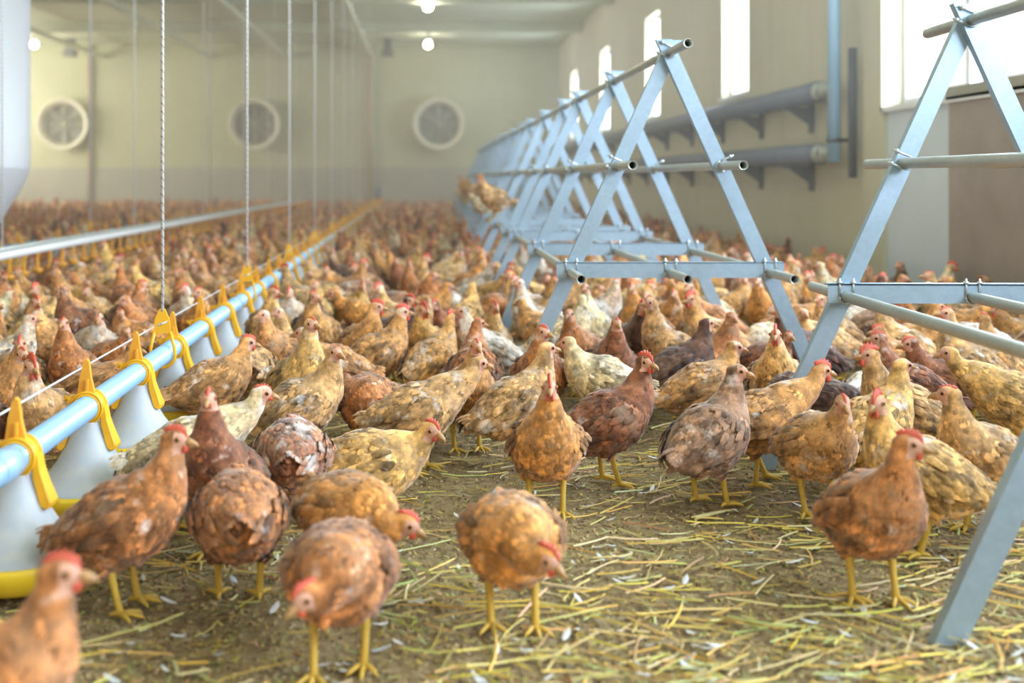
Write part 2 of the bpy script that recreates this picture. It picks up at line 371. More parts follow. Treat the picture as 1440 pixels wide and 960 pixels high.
for x, lab in ((-8.4, 'small dark sensor box on the ceiling near the hopper fan'), (-0.95, 'small dark sensor box on the ceiling above the feeding line')):
    b = MB(); b.box((x-0.09, 26.6, ZC-0.30), (x+0.09, 26.8, ZC)); b.box((x-0.13, 26.55, ZC-0.42), (x+0.13, 26.85, ZC-0.28)); tag(b.build('sensor_box', M['dark']), lab, 'sensor')
for x, lab in ((-8.3, 'thin brown conduit on the end wall by the hopper fan'), (-1.43, 'thin brown conduit on the end wall by the feeding line end')):
    b = MB(); b.tube([(x, YB-0.08, 0.0), (x, YB-0.08, ZC)], 0.055, 10); [b.box((x-0.09, YB-0.10, z), (x+0.09, YB-0.02, z+0.05)) for z in (1.4, 2.6, 3.6)]; tag(b.build('wall_conduit', M['brownpost']), lab, 'conduit')
# heating pipes on the window wall
def heating(z, y0, label):
    root = empty('heating_pipe', (XR-0.17, y0, z)); tag(root, label, 'pipe', 'lagged heating pipes on the window wall')
    b = MB(); b.tube([(0,0.25,0), (0,YB-y0-0.4,0)], 0.085, 18); b.build('lagging', M['heating'], root)
    b = MB(); b.tube([(0,0.27,0), (0,0.10,0), (0,0.03,0), (0,-0.02,0)], [0.045,0.045,0.043,0.042], 14); b.lathe([(0.045,0.22),(0.075,0.22),(0.075,0.26),(0.045,0.26)], 16, axis='Y'); b.lathe([(0.045,0.06),(0.066,0.06),(0.066,0.09),(0.045,0.09)], 16, axis='Y'); b.build('pipe_union', M['tube'], root)
    y = 0.9
    while y < YB-y0-0.6:
        k = MB(); k.box((0.13,y-0.02,-0.30), (0.167,y+0.02,0.02)); k.box((-0.10,y-0.02,-0.115), (0.167,y+0.02,-0.085)); k.prism([(-0.04,-0.115),(0.14,-0.115),(0.14,-0.24)], 0.015, Matrix.Translation((0,y,0))); k.build('bracket', M['heating'], root); y += 1.45
heating(1.58, 8.72, 'upper grey lagged heating pipe along the window wall')
heating(1.09, 8.72, 'lower grey lagged heating pipe along the window wall')
root = empty('riser_pipe', (XR-0.17, 8.66, 1.02)); tag(root, 'pale upright riser pipe beside the window bay', 'pipe')
b = MB(); b.tube([(0,0,0), (0,0,ZC-1.02)], 0.048, 16); b.build('pipe', M['bluepipe'], root)
b = MB(); b.box((0.055,-0.20,-0.12), (0.10,-0.14,0.85)); b.build('channel', M['dark'], root)
for z in (0.15, 1.3, 2.5):
    b = MB(); b.lathe([(0.05,z),(0.06,z),(0.06,z+0.03),(0.05,z+0.03)], 16); b.box((0.05,-0.012,z), (0.167,0.012,z+0.03)); b.build('clip', M['dark'], root)
# feed hopper over the second line
HX, HY = -3.78, 9.0
root = empty('feed_hopper', (HX, HY, 0)); tag(root, 'large pale sheet metal feed hopper with tapered bottom', 'hopper')
b = MB(); b.lathe([(0.60,0.98),(0.60,2.75),(0.585,2.75),(0.585,0.98)], 40); b.lathe([(0.61,2.72),(0.62,2.735),(0.61,2.75),(0.60,2.735)], 40, closed=True); b.build('drum', M['hopper'], root)
b = MB(); b.lathe([(0.60,0.985),(0.56,0.86),(0.30,0.42),(0.22,0.36),(0.22,0.33)], 40); b.build('funnel', M['hopper'], root)
b = MB(); b.box((-0.18,-0.22,0.22), (0.18,0.22,0.345)); b.build('outlet_box', M['hopper'], root)
for a in (60, 180, 300):
    p = Vector((0.59*math.cos(R(a)), 0.59*math.sin(R(a)), 0)); b = MB(); b.tube([(p.x,p.y,2.70), (p.x,p.y,ZC)], 0.012, 8); b.build('hanger_rod', M['tube'], root)

# ------------------------------------------------------------------ feeding lines
PZ = 0.29
def line_x(y): return -0.90-(y-2.5)*0.0105
def make_feeder():
    root = empty('pan_feeder'); tag(root, '-', 'feeder')
    b = MB(); b.lathe([(0.001,0.022),(0.125,0.022),(0.150,0.032),(0.166,0.062),(0.171,0.080),(0.166,0.090),(0.157,0.088),(0.150,0.066),(0.135,0.045),(0.001,0.040)], 40); b.build('pan', M['pan'], root)
    b = MB(); b.lathe([(0.034,0.254),(0.040,0.235),(0.058,0.190),(0.082,0.148),(0.108,0.114),(0.132,0.094),(0.150,0.088),(0.150,0.084),(0.130,0.089),(0.104,0.109),(0.078,0.144),(0.054,0.187),(0.036,0.232)], 36)
    cone = b.build('cone', M['cone'], root)
    b = MB()
    for k in range(10):
        m = Matrix.Rotation(2*math.pi*k/10, 4, 'Z'); b.prism([(0.098,0.118),(0.136,0.09),(0.136,0.045),(0.128,0.045),(0.118,0.09)], 0.004, m)
    b.build('grille', M['cone'], cone)
    b = MB(); b.lathe([(0.033,-0.026),(0.041,-0.024),(0.043,0),(0.041,0.024),(0.033,0.026)], 24, (0,0,PZ), axis='Y')
    for s in (-1, 1): b.lathe([(0.041,s*0.022-0.004),(0.045,s*0.022-0.004),(0.045,s*0.022+0.004),(0.041,s*0.022+0.004)], 24, (0,0,PZ), axis='Y')
    b.box((-0.050,-0.02,PZ+0.012), (-0.038,0.02,PZ+0.030))
    saddle = b.build('saddle', M['yellow'], root)
    b = MB(); b.tube([(-0.058,-0.012,PZ+0.02), (-0.058,0.014,PZ+0.02)], 0.0045, 6); b.tube([(-0.05,0.0,PZ+0.02), (-0.064,0.0,PZ+0.028)], 0.004, 6); b.build('latch', M['yellow'], saddle)
    b = MB(); m = Matrix.Translation((-0.004,0,PZ))
    b.prism([(-0.024,0.034),(0.022,0.034),(0.012,0.075),(0.006,0.122),(-0.001,0.128),(-0.008,0.120),(-0.018,0.075)], 0.016, m); b.box((-0.003,-0.02,PZ+0.036), (0.003,0.02,PZ+0.075)); b.build('fin', M['orange'], root)
    for s in (-1, 1):
        b = MB(); prof = [(0.035,PZ+0.006),(0.045,PZ+0.004),(0.052,PZ-0.030),(0.080,PZ-0.098),(0.078,PZ-0.108),(0.068,PZ-0.112),(0.056,PZ-0.104),(0.036,PZ-0.042)]; n = len(prof); v = []
        for yy, g in ((-0.026,0.80),(-0.022,1.0),(0.022,1.0),(0.026,0.80)): v += [(s*(0.056+(x-0.056)*g), yy*(0.80+0.20*min(1,(PZ-z)/0.1)), PZ-0.05+(z-PZ+0.05)*(0.92+0.08*g)) for x, z in prof]
        b.raw(v, [(q*n+i, q*n+(i+1)%n, (q+1)*n+(i+1)%n, (q+1)*n+i) for q in range(3) for i in range(n)] + [tuple(range(n))[::-1], tuple(3*n+i for i in range(n))]); b.build('tongue', M['yellow'], root)
    return root
feeder0 = make_feeder(); fused = [False]
def feeder(x, y, rz, label, group):
    o = feeder0 if not fused[0] else copy_tree(feeder0); fused[0] = True
    o.location = (x, y, 0); o.rotation_euler = (0,0,rz); o['label'] = label; o['group'] = group; return o
def rope(x, y, z0, label, group, r=0.0062):
    b = MB(); b.tube([(x,y,z0), (x,y,ZC-0.30), (x,y,ZC)], r, 8); o = b.build('suspension_rope', M['rope']); tag(o, label, 'rope', group)
def hanger(x, y, label, group):
    root = empty('pipe_hanger', (x, y, 0)); tag(root, label, 'hanger', group)
    b = MB(); m = Matrix.Translation((0,0,PZ))
    b.prism([(-0.030,0.075),(0.030,0.075),(0.024,0.125),(0.008,0.160),(-0.010,0.160),(-0.026,0.125)], 0.007, m); plate = b.build('plate', M['yellow'], root)
    b = MB(); b.tube([(-0.018,0,PZ+0.10), (-0.006,-0.007,PZ+0.108), (0.010,-0.007,PZ+0.112), (0.016,0,PZ+0.118)], 0.0035, 6); b.build('knot', M['rope'], plate)
    b = MB(); pts = [(-0.027,0,PZ+0.08), (-0.040,0,PZ+0.03)] + [(0.043*math.cos(R(a)),0,PZ+0.043*math.sin(R(a))) for a in range(180, 361, 20)] + [(0.040,0,PZ+0.03), (0.027,0,PZ+0.08)]
    b.tube(pts, 0.006, 8); b.build('loop', M['yellow'], root)
def feed_line(name, fx, y0, y1, label):
    root = empty(name, (0,0,0)); tag(root, label, 'feed pipe')
    b = MB(); b.tube([(fx(y0),y0,PZ), (fx((y0+y1)/2),(y0+y1)/2,PZ), (fx(y1),y1,PZ)], 0.032, 20); b.build('tube', M['bluepipe'], root)
    y = y0+1.2
    while y < y1:
        b = MB(); b.lathe([(0.032,-0.05),(0.0355,-0.05),(0.0355,0.05),(0.032,0.05)], 20, (fx(y),y,PZ), axis='Y'); b.build('coupling', M['bluepipe'], root); y += 3.05
    return root
feed_line('feed_pipe', line_x, 1.2, 25.5, 'pale blue feed pipe carrying the row of yellow pans beside the open floor')
ORD = 'first second third fourth fifth sixth seventh eighth ninth tenth eleventh twelfth'.split()
FY = [2.5+0.535*k for k in range(-1, 43)]
skew = math.atan(0.0105)
for k, y in enumerate(FY): feeder(line_x(y), y, skew, ('%s yellow pan feeder with clear cone along the pale blue pipe by the open floor' % ORD[k]) if k < 12 else 'distant yellow pan feeder far along the pale blue pipe by the open floor', 'pan feeders on the line by the open floor')
HNG = [3.92+1.96*k for k in range(0, 11)]
for y in HNG:
    n = HNG.index(y); w_ = ORD[n]+' ' if n < 5 else 'far '
    hanger(line_x(y), y, w_+'yellow hanger along the feed pipe by the open floor', 'hangers of the line by the open floor')
    rope(line_x(y), y, PZ+0.15, w_+'braided rope along the feed pipe by the open floor', 'ropes of the line by the open floor', 0.0055)
b = MB(); b.tube([(line_x(1.2)-0.045,1.2,PZ+0.088)] + [(line_x(y)-0.045, y, PZ+0.088-0.006*math.sin(i*1.7)) for i, y in enumerate(HNG)] + [(line_x(25.5)-0.045,25.5,PZ+0.088)], 0.0028, 6)
tag(b.build('guard_wire', M['wire']), 'thin steel wire strung along the tops of the yellow fins', 'wire')
# motor at the far end of the line
root = empty('drive_motor', (line_x(25.7), 25.75, 0)); tag(root, 'small feed line motor at the end of the orange row', 'motor')
b = MB(); b.box((-0.12,-0.2,0.16), (0.12,0.14,0.42)); b.build('gearbox', M['yellow'], root)
b = MB(); b.tube([(0,-0.05,0.40), (0,-0.05,0.72)], 0.09, 14); b.build('motor_body', M['heating'], root)
b = MB(); b.box((-0.03,-0.03,0.0), (0.03,0.03,0.17)); b.build('foot', M['dark'], root)
# second feeding line, passing under the hopper, and the drinking line before it
def line2(y): return -3.62+0.008*(y-9)
feed_line('feed_pipe', line2, 9.3, 25.5, 'pale feed pipe running out from under the hopper')
for k in range(31):
    feeder(line2(9.55+0.52*k), 9.55+0.52*k, 0, 'yellow pan feeder on the pipe from the hopper', 'pan feeders on the hopper line')
for y in (12.1, 15.3, 18.5, 21.7, 24.9):
    hanger(line2(y), y, 'yellow hanger gripping the hopper feed pipe', 'hangers of the hopper line'); rope(line2(y), y, PZ+0.15, 'pale rope rising from the hopper feed pipe', 'ropes of the hopper line', 0.011)
def line3(y): return -2.62-0.004*(y-7)
root = empty('drinking_line'); tag(root, 'white drinking line with a row of orange cups', 'drinking line')
b = MB(); b.tube([(line3(5.2),5.2,0.42), (line3(15),15,0.42), (line3(26),26,0.42)], 0.026, 14); b.build('tube', M['whitepipe'], root)
b = MB(); b.tube([(line3(5.2),5.2,0.46), (line3(15),15,0.46), (line3(26),26,0.46)], 0.014, 10); b.build('stiffener', M['tube'], root)
cup = MB(); cup.tube([(0,0,-0.01), (0,0,-0.06)], 0.011, 8); cup.box((-0.008,-0.012,-0.13), (0.008,0.012,-0.05)); cup.lathe([(0.001,-0.165),(0.022,-0.163),(0.034,-0.145),(0.038,-0.125),(0.034,-0.125),(0.028,-0.143),(0.001,-0.150)], 12); cme = cup.mesh('drinker_cup', [M['orange']])
y = 5.3
while y < 25.9: put('drinker_cup', cme, root, (line3(y), y, 0.42)); y += 0.26
for y in (7.0, 10.2, 13.4, 16.6, 19.8, 23.0): rope(line3(y), y, 0.46, 'thin pale rope rising from the drinking line', 'ropes of the drinking line', 0.006)

# ------------------------------------------------------------------ perches (A-frames joined by round tubes)
AH, AS = 1.375, 0.45                                                  # height of the crossing, half spread per metre
def tube_mesh(L, r=0.0168):
    b = MB(); b.lathe([(r,0),(r,L),(r-0.003,L),(r-0.003,L-0.06)], 18, axis='Y'); b.lathe([(r,0),(r-0.003,0),(r-0.003,0.06)], 18, axis='Y')
    b.lathe([(0.0001,0.06),(r-0.003,0.06)], 18, axis='Y', mi=1); b.lathe([(0.0001,L-0.06),(r-0.003,L-0.06)], 18, axis='Y', mi=1)  # near-black discs paint the darkness inside the hollow ends
    return b.mesh('perch_tube', [M['tube'], M['black']])
def leg_mesh(s):
    b = MB(); top = AH+0.055; w, t = 0.056, 0.030
    x = lambda z: s*AS*(AH-z)
    ww = w*math.sqrt(1+AS*AS)/2
    y0, y1 = (0.0, t) if s < 0 else (-t, 0.0)                         # the two legs lie one before the other where they cross
    v = [(x(z)+sx*ww, yy, z) for z in (0, top) for yy in (y0, y1) for sx in (-1, 1)]
    b.raw(v, [(0,1,3,2),(4,6,7,5),(0,4,5,1),(2,3,7,6),(0,2,6,4),(1,5,7,3)]); return b.mesh('leg', [M['steel']])
LEGS = {s: leg_mesh(s) for s in (-1, 1)}
b = MB(); b.box((-0.435,-0.034,0.518), (0.435,-0.030+0.0,0.578)); b.box((-0.435,-0.034,0.572), (0.435,0.0,0.578)); CROSS = b.mesh('crossbar', [M['steel']])
PERCH = [(0.0, AH+0.005), (-0.197, 0.945), (0.197, 0.945), (-0.380, 0.538), (0.0, 0.538), (0.380, 0.538)]
b = MB()
for s in (-1, 1):
    b.tube([(s*0.0205,0,0), (s*0.0205,0,0.056)], 0.0035, 6); b.lathe([(0.001,0.040),(0.008,0.040),(0.008,0.047),(0.001,0.047)], 6, (s*0.0205,0,0))
b.tube([(0.0205*math.cos(R(a)),0,0.0205*math.sin(R(a))) for a in range(180, 361, 20)], 0.0035, 6); BOLT_V = b.mesh('u_bolt', [M['bolt']])
def perch_rack(y_first, n, spacing, over, xc, rz, label):
    root = empty('perch_rack', (xc, y_first, 0), rz); tag(root, label, 'perch', 'A-frame perch racks along the window wall')
    L = over*2+spacing*(n-1); tm = tube_mesh(L)
    for k in range(n):
        for s in (-1, 1): put('leg', LEGS[s], root, (0, k*spacing, 0))
        put('crossbar', CROSS, root, (0, k*spacing, 0))
        for (x, z) in PERCH:
            u = put('u_bolt', BOLT_V, root, (x, k*spacing-0.036, z)); u.rotation_euler = (0, 0 if z < 0.6 else R(66) if x > 0 else R(-66), 0)
    for (x, z) in PERCH: put('perch_tube', tm, root, (x, -over, z))
    return root
perch_rack(2.17, 2, 1.32, 0.30, 1.62, R(-1.5), 'steel A-frame perch rack standing beside the window bay with the widest tubes')
for k in range(5):
    perch_rack(4.38+3.3*k, 3, 1.27, 0.33, 0.926, 0, ['steel A-frame perch rack standing in the flock, first in the long row', 'steel A-frame perch rack, second in the long row', 'steel A-frame perch rack, third in the long row', 'steel A-frame perch rack, fourth in the long row', 'steel A-frame perch rack, last in the row before the fan wall'][k])
# ------------------------------------------------------------------ hens
# a hen faces local +X, stands on z = 0; a pose gives the body's pitch and height, where the head is and which way it looks, and the feet
POSES = dict(
    alert    =dict(pitch=25, dz=0.0,  head=(0.118, 0.0, 0.358), yaw=0,   hp=0,   legs=((0.005, 0.005))),
    alertl   =dict(pitch=23, dz=0.0,  head=(0.114, 0.012, 0.356), yaw=55, hp=-5, legs=((0.012, -0.012))),
    alertr   =dict(pitch=22, dz=0.0,  head=(0.114, -0.012, 0.356), yaw=-55, hp=-5, legs=((-0.01, 0.015))),
    tall     =dict(pitch=31, dz=0.004, head=(0.100, 0.0, 0.392), yaw=12,  hp=4,  legs=((0.01, -0.01))),
    relaxed  =dict(pitch=17, dz=-0.004, head=(0.132, 0.004, 0.318), yaw=-14, hp=-8, legs=((0.0, 0.012))),
    forward  =dict(pitch=16, dz=0.0,  head=(0.195, 0.0, 0.328), yaw=0,   hp=-8,  legs=((0.03, -0.035))),
    walk     =dict(pitch=21, dz=0.0,  head=(0.140, 0.0, 0.352), yaw=8,   hp=-2,  legs=((0.05, -0.05))),
    low      =dict(pitch=2,  dz=-0.004, head=(0.165, 0.036, 0.190), yaw=48, hp=-22, legs=((0.015, -0.005))),
    lowb     =dict(pitch=3,  dz=0.0,  head=(0.165, -0.036, 0.195), yaw=-48, hp=-22, legs=((-0.02, 0.03))),
    peck     =dict(pitch=-12, dz=0.0, head=(0.205, 0.0, 0.075), yaw=6,   hp=-62, legs=((0.0, 0.015))),
    sit      =dict(pitch=4,  dz=-0.088, head=(0.158, -0.022, 0.188), yaw=-42, hp=-14, legs=None),
    back     =dict(pitch=18, dz=0.0,  head=(0.088, 0.045, 0.318), yaw=125, hp=-6, legs=((0.005, 0.0))),
)
HEADMESH = {}
def head_parts():
    b = MB(); b.tube([(0.021,0,-0.002),(0.032,0,-0.003),(0.041,0,-0.006),(0.047,0,-0.011)], [0.0085,0.0068,0.0042,0.0008], 8)
    b.tube([(0.020,0,-0.008),(0.030,0,-0.0095),(0.039,0,-0.011)], [0.006,0.0045,0.001], 6); HEADMESH['beak'] = b.mesh('beak', [M['beak']])
    poly = [(-0.019,0.012),(-0.024,0.020),(-0.018,0.024),(-0.013,0.029),(-0.009,0.024),(-0.004,0.034),(0.000,0.026),(0.006,0.036),(0.010,0.026),(0.015,0.032),(0.018,0.023),(0.023,0.024),(0.026,0.013),(0.028,0.003),(0.018,0.006),(0.004,0.012)]
    n = len(poly); b = MB(); cx = sum(p[0] for p in poly)/n; cz = sum(p[1] for p in poly)/n
    v = []
    for sy, k in ((-0.0012,1.0),(-0.0034,0.86),(0.0034,0.86),(0.0012,1.0)):
        v += [(cx+(x-cx)*k, sy, cz+(z-cz)*k) for x, z in poly]
    f = [(r*n+i, r*n+(i+1)%n, (r+1)*n+(i+1)%n, (r+1)*n+i) for r in (0,2) for i in range(n)]
    f += [tuple(range(n,2*n))[::-1], tuple(range(2*n,3*n))] + [(i,(i+1)%n,3*n+(i+1)%n,3*n+i) for i in range(n)]
    b.raw(v, f, 0, True); HEADMESH['comb'] = b.mesh('comb', [M['comb']])
    b = MB(); ell(b, (0.021,0.0,-0.020), (0.0065,0.0035,0.011), 8, 6); HEADMESH['wattle'] = b.mesh('wattle', [M['comb']])
    b = MB(); ell(b, (0,0,0), (0.0052,0.0030,0.0052), 10, 6, 0); ell(b, (0,0.0016,0), (0.0037,0.0024,0.0037), 8, 6, 1); HEADMESH['eye'] = b.mesh('eye', [M['iris'], M['eye']])
def bez(p, t):
    u = 1-t; return p[0]*u**3 + p[1]*3*u*u*t + p[2]*3*u*t*t + p[3]*t**3
def hen_spine(P):
    """[(point, half width, half height)] from the tail to the head, plus the head frame"""
    c = Vector((0.0, 0, 0.192+P['dz'])); rot = Matrix.Rotation(R(-P['pitch']), 3, 'Y')
    body = [(-0.150,0.030,0.012,0.012),(-0.134,0.022,0.034,0.032),(-0.105,0.008,0.061,0.058),(-0.065,-0.005,0.083,0.078),(-0.025,-0.010,0.094,0.088),(0.015,-0.009,0.096,0.090),(0.052,-0.002,0.089,0.084),(0.080,0.008,0.076,0.072)]
    S = [(c + rot @ Vector((x,0,z)), w, h) for x, z, w, h in body]
    hd = Vector(P['head']); hrot = (Matrix.Rotation(R(P['yaw']), 3, 'Z') @ Matrix.Rotation(R(-P['hp']), 3, 'Y'))
    fwd = hrot @ Vector((1,0,0)); hup = hrot @ Vector((0,0,1))
    p0 = S[-1][0]; t0 = rot @ Vector((1,0,0.55)).normalized()
    d = (hd-p0).length
    p3 = hd - fwd*0.006 - hup*0.006
    B = [p0, p0+t0*d*0.42, p3-(hup*0.75+fwd*0.12).normalized()*d*0.36 if P['hp'] > -30 else p3-(fwd*0.8+hup*0.5).normalized()*d*0.36, p3]
    for t, r in ((0.16,0.066),(0.32,0.055),(0.48,0.045),(0.64,0.0365),(0.8,0.0295),(0.93,0.0245)):
        S.append((bez(B, t), r*0.95, r))
    H = Matrix.Translation(hd) @ hrot.to_4x4() @ Matrix.Scale(1.12, 4)
    return S, H, rot, c
def ring_loft(S, seg):
    v = []; n = len(S)
    for i, (p, wd, h) in enumerate(S):
        t = (S[min(i+1,n-1)][0]-S[max(i-1,0)][0]).normalized()
        a = Vector((0,1,0)); a = (a - t*a.dot(t)).normalized(); up = t.cross(a).normalized()
        if up.z < 0 and abs(t.x) > 0.5: up = -up
        v += [p + a*wd*math.cos(2*math.pi*k/seg) + up*h*math.sin(2*math.pi*k/seg) for k in range(seg)]
    f = [(i*seg+k, i*seg+(k+1)%seg, (i+1)*seg+(k+1)%seg, (i+1)*seg+k) for i in range(n-1) for k in range(seg)]
    f += [tuple(range(seg))[::-1], tuple((n-1)*seg+k for k in range(seg))]
    return v, f
def legs_of(P, c, rot):
    out = []
    if P['legs'] is None: return out
    for s, dx in zip((1,-1), P['legs']):
        hip = c + rot @ Vector((-0.012, s*0.044, -0.022)); foot = Vector((0.012+dx, s*0.043, 0.007))
        knee = Vector((-0.004+dx*0.45, s*0.046, 0.098))
        out.append((hip, knee, foot, s))
    return out
def feathers(pts, seed, mb, zone_fn):
    """pts: (point, normal, flow, length, width, lift); each feather a small bowed leaf; returns colours per vertex"""
    r = random.Random(seed); cols = []
    for p, n, d, L, W, lift in pts:
        side = n.cross(d).normalized(); d2 = (d*math.cos(lift)+n*math.sin(lift)).normalized(); n2 = d2.cross(-side).normalized()
        if n2.dot(n) < 0: n2 = -n2
        fr = r.random(); z = zone_fn(p)
        v = []
        for t, wd, drop in ((0,0.45,0),(0.45,1.0,0.04),(0.8,0.80,-0.02),(1.0,0.22,-0.12)):
            for k in (-1,0,1):
                v.append(p + d2*L*t + side*W*0.5*wd*k + n2*(L*drop - (0.16*W if k else 0)))
                cols.append((fr, 0.15+0.85*t*(0.75 if k == 0 else 1.0), z, 1))
        mb.raw(v, [(i*3+j, i*3+j+1, i*3+j+4, i*3+j+3) for i in range(3) for j in range(2)], 0, True)
    return cols
def set_cols(me, name, cols):
    a = me.color_attributes.new(name, 'FLOAT_COLOR', 'POINT')
    a.data.foreach_set('color', np.asarray(cols, dtype=np.float32).ravel())
def build_pose(name, P, seed):
    """body, plumage, wings and tail as meshes in the hen's own frame, and the head's frame"""
    S, H, rot, c = hen_spine(P)
    b = MB(); v, f = ring_loft(S, 20); b.raw(v, f)
    hb = MB(); ell(hb, (0,0,0), (0.0285,0.0175,0.0205), 16, 10); ell(hb, (0.013,0,-0.003), (0.017,0.0135,0.0145), 12, 8)
    b.raw([H @ Vector(p) for p in hb.v], hb.f)
    L = legs_of(P, c, rot)
    for hip, knee, foot, s in L:
        b.tube([hip+Vector((0.01,0,0.02)), hip*0.55+knee*0.45, knee*0.85+hip*0.15, knee+(foot-knee)*0.06], [0.054,0.042,0.022,0.0110], 12)
    if not L:
        for s in (1,-1): ell(b, (0.0, s*0.035, 0.045), (0.075,0.042,0.045), 12, 8)
    me = b.mesh('tmp', [M['plumage']]); ob = bpy.data.objects.new('tmp', me); C.objects.link(ob)
    md = ob.modifiers.new('r', 'REMESH'); md.mode = 'VOXEL'; md.voxel_size = 0.0062; md.use_smooth_shade = True
    sm = ob.modifiers.new('s', 'SMOOTH'); sm.factor = 0.5; sm.iterations = 3
    dg = bpy.context.evaluated_depsgraph_get(); dg.update()
    body = bpy.data.meshes.new_from_object(ob.evaluated_get(dg)); body.name = name
    bpy.data.objects.remove(ob); bpy.data.meshes.remove(me)
    nv = len(body.vertices); co = np.empty(nv*3, np.float32); body.vertices.foreach_get('co', co); co = co.reshape(-1,3)
    no = np.empty(nv*3, np.float32); body.vertices.foreach_get('normal', no); no = no.reshape(-1,3)
    # plumage lumps: neighbouring tracts stand a little proud
    ph = np.sin(co[:,0]*95+seed)*np.sin(co[:,1]*80+1.3*seed)*np.sin(co[:,2]*88+0.7*seed)
    co += no*(ph*0.0028)[:,None]; body.vertices.foreach_set('co', co.ravel()); body.update()
    tree = BVHTree.FromPolygons([Vector(p) for p in co.tolist()], [tuple(p.vertices) for p in body.polygons])
    sp = [s[0] for s in S]; hpos = H.translation; Hi = H.inverted()
    def flow(p):
        i = min(range(len(sp)), key=lambda k: (sp[k]-p).length_squared)
        t = (sp[min(i+1,len(sp)-1)]-sp[max(i-1,0)]).normalized(); return i, -t
    def zone(p):
        q = rot.inverted() @ (p-c)
        z = 0.5
        if q.x < 0.10 and q.z < -0.03: z += 0.10*min(1,(-0.03-q.z)/0.04)          # fluff under the belly is paler by nature
        if q.z > 0.02 and q.x < 0.06: z -= 0.07
        if q.x > 0.07: z += 0.10
        i, _ = flow(p)
        if i >= 9: z += 0.06
        return z
    # shanks and toes join the body mesh
    extra = MB()
    for hip, knee, foot, s in L:
        extra.tube([knee+(hip-knee)*0.12, knee+(foot-knee)*0.1, knee+(foot-knee)*0.5, foot+Vector((0,0,0.006)), foot], [0.011,0.0088,0.0072,0.0082,0.0072], 8)
        for a, ln in ((0,0.056),(38,0.047),(-38,0.047),(180,0.024)):
            d = Vector((math.cos(R(a)), math.sin(R(a)), 0))
            extra.tube([foot+Vector((0,0,0.001)), foot+d*ln*0.45+Vector((0,0,0.002)), foot+d*ln*0.8+Vector((0,0,-0.001)), foot+d*ln+Vector((0,0,-0.005))], [0.0066,0.0052,0.0043,0.0013], 6)
    r = random.Random(seed)
    body.materials.clear()
    for m in ('plumage','shank','face'): body.materials.append(M[m])
    bm = bmesh.new(); bm.from_mesh(body)
    for fc in bm.faces:
        q = Hi @ fc.calc_center_median()
        fc.material_index = 2 if (q.x > 0.001 and -0.022 < q.z < 0.015 and q.length < 0.038) else 0
    off = len(bm.verts); vs = [bm.verts.new(p) for p in extra.v]
    for fv in extra.f:
        fc = bm.faces.new([vs[i] for i in fv]); fc.material_index = 1; fc.smooth = True
    bm.normal_update(); bmesh.ops.recalc_face_normals(bm, faces=[fc for fc in bm.faces if fc.material_index == 1])
    bm.to_mesh(body); bm.free()
    set_cols(body, 'feather', [(0.45, 0.5, zone(v.co), 1) for v in body.vertices])
    # small feathers over the trunk and neck
    cand = list(range(nv)); r.shuffle(cand); pts = []; taken = {}
    for k in cand:
        p = Vector(co[k].tolist()); n = Vector(no[k].tolist())
        q = Hi @ p
        if q.length < 0.034 or (q.x > -0.01 and q.length < 0.045): continue
        if L and p.z < 0.085: continue
        i, d = flow(p)
        big = i < 8
        cell = 0.0115 if big else 0.0085
        key = tuple(int(math.floor(x/cell)) for x in p)
        if key in taken: continue
        taken[key] = 1
        d = d + Vector((0,0,-0.35)) if big else d
        d = (d - n*d.dot(n))
        if d.length < 0.15: continue
        d.normalize(); d = (d + n.cross(d)*r.uniform(-0.22,0.22)).normalized()
        Ln = r.uniform(0.030,0.040) if big else r.uniform(0.018,0.024)
        pts.append((p-n*0.002, n, d, Ln, Ln*r.uniform(0.50,0.62), R(r.uniform(5,13)) if big else R(r.uniform(3,8))))
    pm = MB(); cols = feathers(pts, seed, pm, zone)
    plum = pm.mesh('plumage', [M['plumage']]); set_cols(plum, 'feather', cols)
    # folded wings: rows of coverts over long flight feathers
    wings = []
    for s in (1,-1):
        wm = MB(); wp = []
        def hit(x, z):
            o = c + rot @ Vector((x, s*0.25, z)); dr = rot @ Vector((0,-s,0))
            h = tree.ray_cast(o, dr); return h
        rows = [(0.060,-0.135,0.012,13,0.075,0.024,0.009,10),(0.058,-0.115,-0.012,12,0.068,0.022,0.011,9),
                (0.068,-0.06,0.034,9,0.048,0.022,0.010,10),(0.074,-0.04,0.016,8,0.042,0.022,0.014,12),(0.076,-0.03,0.000,8,0.040,0.021,0.014,12),(0.076,-0.02,-0.016,7,0.036,0.020,0.012,11)]
        for ri, (x0, x1, z, num, ln, wd, offn, lift) in enumerate(rows):
            for j in range(num):
                x = x0+(x1-x0)*(j+0.5)/num; zz = z + r.uniform(-0.004,0.004) + (0.010*(j/num) if ri < 2 else 0)
                hloc, hn, hi, hdist = hit(x, zz)
                if hloc is None: continue
                d = rot @ Vector((-1, 0, -0.10 if ri < 2 else -0.28)); d = (d-hn*d.dot(hn)).normalized()
                wp.append((hloc+hn*offn*(0.55+0.45*j/num), hn, d, ln*r.uniform(0.9,1.1), wd*r.uniform(0.9,1.1), R(lift*r.uniform(0.1,0.6))))
        zn = (lambda p: 0.33)
        cols = feathers(wp, seed*3+s, wm, zn)
        wme = wm.mesh('wing', [M['plumage']]); set_cols(wme, 'feather', cols); wings.append(wme)
    tm = MB(); tp = []
    tipc = S[1][0]
    for k in range(11):
        a = (k-5)/5.0
        d = rot @ Vector((-1, a*0.34, 0.42-0.30*abs(a))).normalized(); n = (rot @ Vector((0.35, a*0.95, 0.75))).normalized(); n = (n-d*n.dot(d)).normalized()
        tp.append((tipc+rot @ Vector((0.022, a*0.018, 0.006-0.012*abs(a))), n, d, r.uniform(0.066,0.082), 0.022, 0.0))
